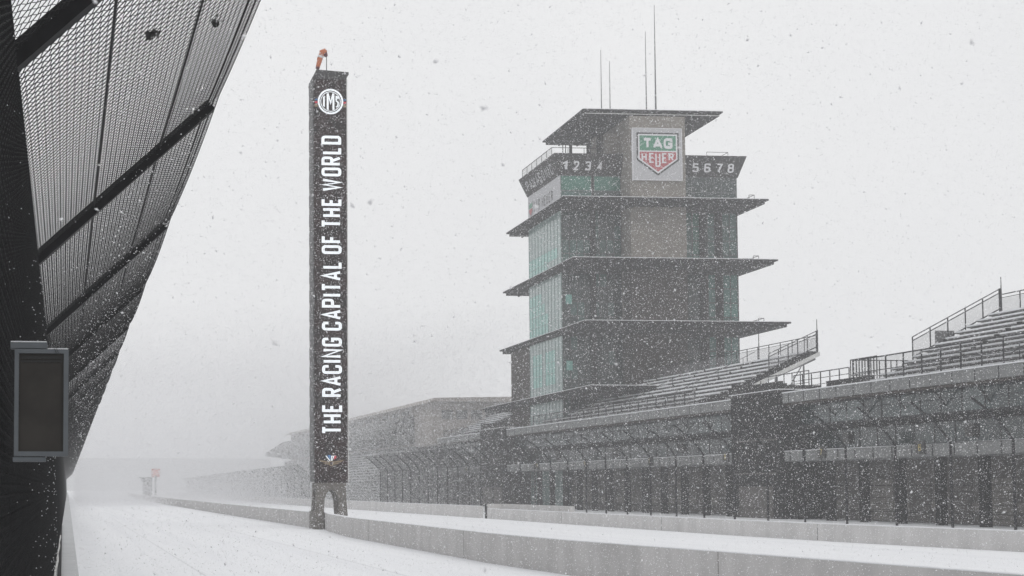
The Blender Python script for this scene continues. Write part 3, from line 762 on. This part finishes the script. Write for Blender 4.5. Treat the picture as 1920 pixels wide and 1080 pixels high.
def stair_tower(label, Y0, Y1, x0):
    t = thing('stair_tower', label, 'stair tower', (x0+6,(Y0+Y1)/2,0), group='dark stair towers between pit buildings'); off = (x0+6,(Y0+Y1)/2,0)
    b = MB(); b.box(x0,x0+13,Y0,Y1,0,10.1); b.build('body', M_pdark, t, off)
    b = MB(); b.box(x0-.15,x0+13.1,Y0-.12,Y1+.12,10.102,10.3); r = b.build('roof', M_fascia, t, off)
    b = MB(); b.box(x0-.13,x0+13,Y0-.1,Y1+.1,10.302,10.37); b.build('snow_layer', M_snowcap, r, off)
    b = MB(); b.box(x0+.1,x0+.3,Y0,Y1,10.372,11.0); b.box(x0+.1,x0+8,Y1-.2,Y1-.002,11.002,11.3); b.build('parapet', M_deck, r, off)
    b = MB(); b.box(x0-.06,x0-.003,Y0+1.5,Y1-1.5,.0,2.6); d = b.build('door', M_gwall, t, off)
    b = MB()
    for z in (3.6, 6.3): b.box(x0-.05,x0-.004,Y0+.8,Y1-.8,z,z+.12)
    b.build('ledge', M_gwall, t, off)
stair_tower('large nearly black stair tower between the right and middle pit buildings', 121.75, 131.2, FX-.25)
stair_tower('smaller dark stair tower at the left end of the middle pit building', 201.8, 214.2, FX-.25)

# ------------------------------------------------------------------ grandstands on the roofs
def stand(label, Y0, Y1, x0, z0, rows, dx, dz, aisles, sx=4.0, rh=1.5, fh=1.9, sidey=None, sth=.12):
    t = thing('grandstand', label, 'grandstand', (x0,(Y0+Y1)/2,z0), group='open grandstands on the pit building roofs'); off = (x0,(Y0+Y1)/2,z0)
    def P(mb, nm, m, par=None): return mb.build(nm, m, par or t, off)
    b = MB()
    for i in range(rows): b.box(x0+i*dx,x0+(i+1)*dx,Y0,Y1,z0+i*dz-.35,z0+i*dz)
    b.box(x0+rows*dx,x0+rows*dx+.8,Y0,Y1,z0+rows*dz-.4,z0+rows*dz); P(b, 'deck', M_deck)
    # raking beams and props below
    b = MB()
    for y in np.arange(Y0+.15, Y1, 6.):
        b.prism([(x0,z0-.37),(x0+rows*dx+.6,z0+rows*dz-.40),(x0+rows*dx+.6,z0+rows*dz-.8),(x0,z0-.75)], lambda p: (p[0],y,p[1]), lambda p: (p[0],y+.22,p[1]))
        for f in (.45,.7,.95): b.tube([(x0+rows*dx*f,y+.1,9.9),(x0+rows*dx*f,y+.1,z0+rows*dz*f-.6)], .08, 4)
        b.tube([(x0+rows*dx*.7,y+.1,9.95),(x0+rows*dx*.95,y+.1,z0+rows*dz*.85-.3)], .05, 4)
    P(b, 'raker', M_galv)
    b = MB(); xe = x0+rows*dx+.9; sy_ = sidey if sidey is not None else Y1; d_ = -.12 if sy_ < Y0+1 else .02
    b.prism([(x0+2.5,z0+2.1*dz/dx-.75),(xe,z0+(xe-x0)*dz/dx-.85),(xe,z0+(xe-x0)*dz/dx-.45),(x0+2.5,z0+2.1*dz/dx-.35)], lambda p: (p[0],sy_+d_,p[1]), lambda p: (p[0],sy_+d_+.1,p[1]))
    P(b, 'end_beam', M_ledge)
    if sx > 5: b = MB(); b.prism([(x0-.3,9.95),(x0+8.2,9.95),(x0+8.2,12.2),(x0+5,12.1),(x0-.3,10.6)], lambda p: (p[0],sy_-.05,p[1]), lambda p: (p[0],sy_+.1,p[1])); P(b, 'end_wall', M_deck)
    segs = []; prev = Y0+.3
    for a in aisles+[Y1-.3+.6]: segs.append((prev, a-.6)); prev = a+.6
    for i in range(rows):
        b = MB(); s = MB(); z = z0+i*dz; x = x0+i*dx+.4
        for a, c in segs:
            b.box(x,x+.34,a,c,z+.27,z+.36); b.box(x-.33,x-.06,a,c,z+.03,z+.07)
            y = a+.4
            while y < c: b.box(x+.1,x+.16,y-.03,y+.03,z,z+.27); y += 1.8
            s.box(x-.02,x+.33,a+.02,c-.02,z+.362,z+.362+sth)
            s.box(x-.34,x-.08,a+.02,c-.02,z+.072,z+.12)
        o = P(b, 'bench', M_seat); P(s, 'snow_layer', M_snowcap, o)
    top = z0+rows*dz
    b = MB(); X = x0+rows*dx+.7; railing(b, [(X,Y0,top),(X,Y1,top)], rh, 2.5, .045); b.tube([(X,Y0,top+rh-.25),(X,Y1,top+rh-.25)], .03, 4); rl = P(b, 'back_railing', M_rail)
    b = MB(); b.quad((X+.02,Y0,top+.05),(X+.02,Y1,top+.05),(X+.02,Y1,top+rh-.3),(X+.02,Y0,top+rh-.3)); P(b, 'wind_screen', M_screen, rl)
    sy = sidey if sidey is not None else Y1
    b = MB(); n = 5; zt = lambda xx: z0+dz*(xx-x0)/dx
    for k in range(n+1):
        xx = x0+sx+(X-x0-sx)*k/n; b.tube([(xx,sy,zt(xx)-.3),(xx,sy,zt(xx)+rh+.1)], .05 if k < n else .11, 4)
    for h in (rh+.1, rh-.18): b.tube([(x0+sx,sy,zt(x0+sx)+h),(X+.1,sy,zt(X)+h+.03)], .045, 4)
    b.tube([(x0+sx,sy,zt(x0+sx)+.1),(X,sy,zt(X)+.1)], .06, 4)
    sr = P(b, 'side_railing', M_rail)
    b = MB(); b.quad((x0+sx,sy,zt(x0+sx)+.15),(X,sy,zt(X)+.15),(X,sy,zt(X)+rh-.2),(x0+sx,sy,zt(x0+sx)+rh-.2)); P(b, 'wind_screen', M_screen, sr)
    # aisle handrails
    b = MB()
    for a in aisles[:3]:
        b.tube([(x0+.5,a,z0+1.0),(x0+rows*dx-.3,a,top+.9)], .035, 4)
        for f in (.1,.35,.6,.85): b.tube([(x0+rows*dx*f,a,z0+(top-z0)*f),(x0+rows*dx*f,a,z0+(top-z0)*f+1.0)], .03, 4)
    P(b, 'aisle_handrail', M_rail)
    # front railing with posts on the roof edge
    b = MB(); railing(b, [(x0-.7,Y0,9.95),(x0-.7,Y1,9.95)], fh, 2.4, .055, 1); fr_ = P(b, 'front_railing', M_rail)
    b = MB(); b.quad((x0-.7,Y0,10.0),(x0-.7,Y1,10.0),(x0-.7,Y1,9.9+fh),(x0-.7,Y0,9.9+fh)); P(b, 'mesh_infill', M_railmesh, fr_)
    return t
stand('open grandstand of snowy benches on the roof at the right edge', 62, 112, 58.6, 9.95, 12, .86, .455, [70.,82.,94.,104.])
stand('grandstand of snowy benches below and right of the glass tower', 141.8, 193, 58.6, 10.3, 9, 1.17, .545, [153.,165.,179.], sx=6.5, rh=1.5, fh=1.4, sidey=141.8, sth=.15)
stand('fog covered grandstand left of the glass tower', 225, 262, 58.6, 10.3, 12, .86, .40, [236.,248.], sidey=262, fh=1.2, rh=.6)
cw_ = MB(); cw_.box(0,.2,-3.5,3.5,0,.85); cw_.box(-.05,.25,-3.5,3.5,.852,.90); o = cw_.build('roof_parapet', M_deck); o.location = (59.7,116.3,9.96); tag(o, 'low dark parapet on the roof at the left end of the right grandstand', 'parapet')
# loose railings on the open roof between the two nearer stands
for lab, pts, h, st, bars in (('tall barred railing pen on the roof left of the right grandstand', [(60.3,113,9.97),(60.3,117,9.97),(65,117,9.97)], 2.35, .45, 1),
                         ('low roof railing at the edge beside the middle grandstand', [(57.7,112.2,9.98),(57.7,121.2,9.98)], 1.4, 1.5, 2),
                         ('roof railing running back beside the underside of the middle grandstand', [(62.5,128.5,10.38),(62.5,141,10.38)], 2.0, 1.6, 1)):
    b = MB(); railing(b, pts, h, st, .045, bars); c = pts[0]; o = b.build('railing', M_rail, None, c); tag(o, lab, 'railing')
for (x, y, z, h, lab) in ((69.9,112.3,16.6,1.7,'thin pole at the top corner of the right grandstand'),(69.9,141.9,16.2,2.0,'thin pole at the top right corner of the middle grandstand'),(69.9,154.5,16.2,2.9,'thin pole standing on the back railing of the middle grandstand')):
    b = MB(); b.tube([(0,0,-1.2),(0,0,h)], .06, 6, r2=.03); b.box(-.1,.1,-.1,.1,-1.2,-1.1); o = b.build('pole', M_rail); o.location = (x,y,z); tag(o, lab, 'pole')
b = MB(); b.box(-.75,.75,-.04,.04,-.42,.42); b.box(-.7,-.64,.04,.12,-1.5,.4); b.box(.64,.7,.04,.12,-1.5,.4); o = b.build('board', M_black); o.location = (65.2,112.1,13.75); tag(o, 'small dark board fixed to the side railing of the right grandstand', 'board')

# ------------------------------------------------------------------ far grandstand with roofed upper tier
fg = thing('roofed_grandstand', 'large foggy roofed grandstand behind the pylon and left of the tower', 'grandstand', (60,310,0)); fo_ = (60,310,0)
b = MB(); b.box(56,76,240,392,9,15.6); b.build('upper_tier', M_beige, fg, fo_)
b = MB(); b.prism([(54.6,15.3),(56.2,16.2),(77,16.6),(77,15.65),(56,15.65)], lambda p:(p[0],238.5,p[1]), lambda p:(p[0],396,p[1])); b.build('roof', M_beige, fg, fo_)
b = MB(); b.prism([(50,10.4),(50.2,11.2),(54.5,13.9),(55.95,14.2),(55.95,9.6)], lambda p:(p[0],252,p[1]), lambda p:(p[0],396,p[1])); b.build('lower_roof', M_far, fg, fo_)
b = MB(); b.box(54.3,76,250,392,0,9.0); b.build('lower_tier', M_far, fg, fo_)
for k in range(4):
    b = MB(); b.box(57.6+k*2.3,59.3+k*2.3,239.85,239.99,13.0,14.4); b.build('window', M_far, fg, fo_)
b = MB()
for y in range(256, 392, 8): b.box(55.7,55.98,y,y+4.5,13.4+.9,15.0)
b.build('suite_opening', M_far, fg, fo_)
b = MB(); b.box(74,76,240,244,16.6,17.4); b.build('roof_box', M_far, fg, fo_)
# low bleachers beyond the end of the pit fence
bl = thing('bleachers', 'low misty bleachers with pale rows right of the pylon base', 'bleachers', (44,290,0)); bo = (44,290,0)
b = MB(); b.prism([(43.5,0),(43.5,.8),(54.2,8.6),(54.2,0)], lambda p:(p[0],249,p[1]), lambda p:(p[0],300,p[1])); b.build('deck', M_far, bl, bo)
for i in range(16):
    b = MB(); x = 43.7+i*.65; z = 1.0+i*.47; b.box(x,x+.35,249.2,299.8,z+.2,z+.28); b.build('bench', M_snowcap, bl, bo)
b = MB()
for i in range(16):
    z = .35+i*.47; xx = 43.5+max(0,(z-.8))*1.37; b.box(xx,54.2,248.8,248.98,z,z+.16)
b.build('end_slat', M_galv2, bl, bo)

# flag stand with a red sign beside the inner wall, far off
st = thing('marshal_stand', 'dark marshal booth with a flared top in the fog beside the inner wall', 'booth', (17.1,330,0))
b = MB(); b.prism([(-.75,.9),(-.75,3.6),(-1.5,4.7),(1.1,4.7),(1.1,.9)], lambda p:(p[0],-1,p[1]), lambda p:(p[0],1,p[1])); b.build('cabin', M_far, st)
b = MB()
for x in (-.6,.7):
    for y in (-.8,.8): b.box(x-.1,x+.1,y-.1,y+.1,0,.9)
b.build('leg', M_far, st)
sn = thing('red_sign', 'square red board on a post above the foggy marshal booth', 'sign', (18.95,330,0))
b = MB(); b.tube([(0,0,0),(0,0,5.0)], .22, 8); b.build('post', M_far, sn)
b = MB(); b.box(-.92,.92,-.1,.1,4.7,6.45); bo2 = b.build('board', M_signred, sn)
b = MB(); b.box(-.6,.6,-.13,-.105,5.0,6.15); b.build('board_face', mat('sign_pale_red',(.65,.22,.18),.7,.1,1), bo2)
# far stand across the turn, almost lost in the snowfall
ft = thing('far_grandstand', 'long grandstand almost lost in fog beyond the end of the track', 'grandstand', (60,1500,0)); fo2 = (60,1500,0)
b = MB(); b.prism([(1500,0),(1500,4),(1540,24),(1540,0)], lambda p:(-90,p[0],p[1]), lambda p:(290,p[0],p[1])); b.build('seating_bank', M_far, ft, fo2)
b = MB(); b.box(-60,200,1540.1,1560,0,31); b.build('back_wall', M_far, ft, fo2)

# ------------------------------------------------------------------ falling snow
def flakes(n, ymin, ymax, p, smin, smax):
    # flakes drift through the air in the wedge of open air the photograph looks into, and a margin round it
    t = rng.random(n); Y = ymin*(ymax/ymin)**(t**p)
    ang = np.tan(rng.uniform(R(-6), R(36), n)); X = Y*ang
    Z = 2.47+Y*rng.uniform(-.10, .42, n)
    ok = Z > .03
    # none inside the fence, wall and sign box
    ok &= ~((np.abs(X+.1) < .28) & (Z < 5)) | (Y < 3.8)
    X, Y, Z = X[ok], Y[ok], Z[ok]
    if len(X) < 1000: X, Y, Z = np.tile(X, 5), np.tile(Y, 5), np.tile(Z, 5)   # nearest flakes: lumpier
    n = len(X)
    s = (smin+(smax-smin)*rng.random(n)**2.5)*.5
    base = np.array([(1,0,-.5),(-1,0,-.5),(0,1,.5),(0,-1,.5)], float)
    fc = np.array([(0,2,1),(0,3,2),(0,1,3),(1,2,3)])
    # random orthonormal frames
    a = rng.normal(size=(n,3)); a /= np.linalg.norm(a, axis=1)[:,None]; c = rng.normal(size=(n,3)); c = np.cross(a, c); c /= np.linalg.norm(c, axis=1)[:,None]; d = np.cross(a, c)
    ext = np.stack([rng.uniform(.8,1.8,n), rng.uniform(.6,1,n), rng.uniform(.4,.8,n)], 1)
    V = base[None,:,0,None]*(a*ext[:,0:1])[:,None,:]+base[None,:,1,None]*(c*ext[:,1:2])[:,None,:]+base[None,:,2,None]*(d*ext[:,2:3])[:,None,:]
    V = V*s[:,None,None]+np.stack([X,Y,Z],1)[:,None,:]
    F = (fc[None]+4*np.arange(n)[:,None,None]).reshape(-1,3)
    return V.reshape(-1,3), F
fm_ = mat('snowflake', (.93,.93,.95), .9, .02, 2, spec=.1)
def haze_flakes(n, x0, x1, y0, y1, h, smin, smax):
    # oversized flakes added down the pit straight to stand in for thicker haze
    X, Y = rng.uniform(x0, x1, n), rng.uniform(y0, y1, n); Z = .1+h*rng.random(n)**1.35
    s = rng.uniform(smin, smax, n)*.5
    a = rng.normal(size=(n,3)); a /= np.linalg.norm(a, axis=1)[:,None]; c = np.cross(a, rng.normal(size=(n,3))); c /= np.linalg.norm(c, axis=1)[:,None]; d = np.cross(a, c)
    base = np.array([(1,0,-.5),(-1,0,-.5),(0,1,.5),(0,-1,.5)], float); fc = np.array([(0,2,1),(0,3,2),(0,1,3),(1,2,3)])
    V = base[None,:,0,None]*a[:,None,:]+base[None,:,1,None]*c[:,None,:]+base[None,:,2,None]*d[:,None,:]
    V = V*s[:,None,None]+np.stack([X,Y,Z],1)[:,None,:]
    return V.reshape(-1,3), (fc[None]+4*np.arange(n)[:,None,None]).reshape(-1,3)
def snowfall(specs):
    Vs, Fs, o = [], [], 0
    for s in specs:
        V, F = flakes(*s) if len(s) == 6 else haze_flakes(*s); Vs.append(V); Fs.append(F+o); o += len(V)
    V = np.concatenate(Vs); F = np.concatenate(Fs)
    me = bpy.data.meshes.new('falling_snow'); me.vertices.add(len(V)); me.vertices.foreach_set('co', V.ravel())
    me.loops.add(len(F)*3); me.loops.foreach_set('vertex_index', F.ravel())
    me.polygons.add(len(F)); me.polygons.foreach_set('loop_start', np.arange(len(F))*3); me.polygons.foreach_set('loop_total', np.full(len(F), 3))
    me.materials.append(mat('snowflake', (.9,.9,.92), .9, .02, 2, spec=.1)); me.update(calc_edges=True)
    ob = bpy.data.objects.new('falling_snow', me); COL.objects.link(ob); struct(ob, 'stuff'); return ob
snowfall([(540000, 16, 62, .55, .009, .020), (16000, 5, 18, .8, .004, .011), (320, 3.0, 9, 1., .003, .008), (36, 1.2, 4, 1., .004, .007),
          (760000, 2, 66, 207, 345, 27, .055, .10), (140000, 2, 95, 345, 620, 24, .09, .15)])

# ------------------------------------------------------------------ haze of falling snow
hb = MB(); hb.box(-1500,1500,-150,2600,-1,66); hm = bpy.data.materials.new('haze'); hm.use_nodes = True
n = hm.node_tree; n.nodes.clear(); o_ = n.nodes.new('ShaderNodeOutputMaterial'); v_ = n.nodes.new('ShaderNodeVolumePrincipled')
v_.inputs['Color'].default_value = (.97,.975,.985,1); v_.inputs['Density'].default_value = .00098; v_.inputs['Anisotropy'].default_value = .3
n.links.new(v_.outputs[0], o_.inputs['Volume'])
hz = hb.build('haze', hm); struct(hz, 'stuff')
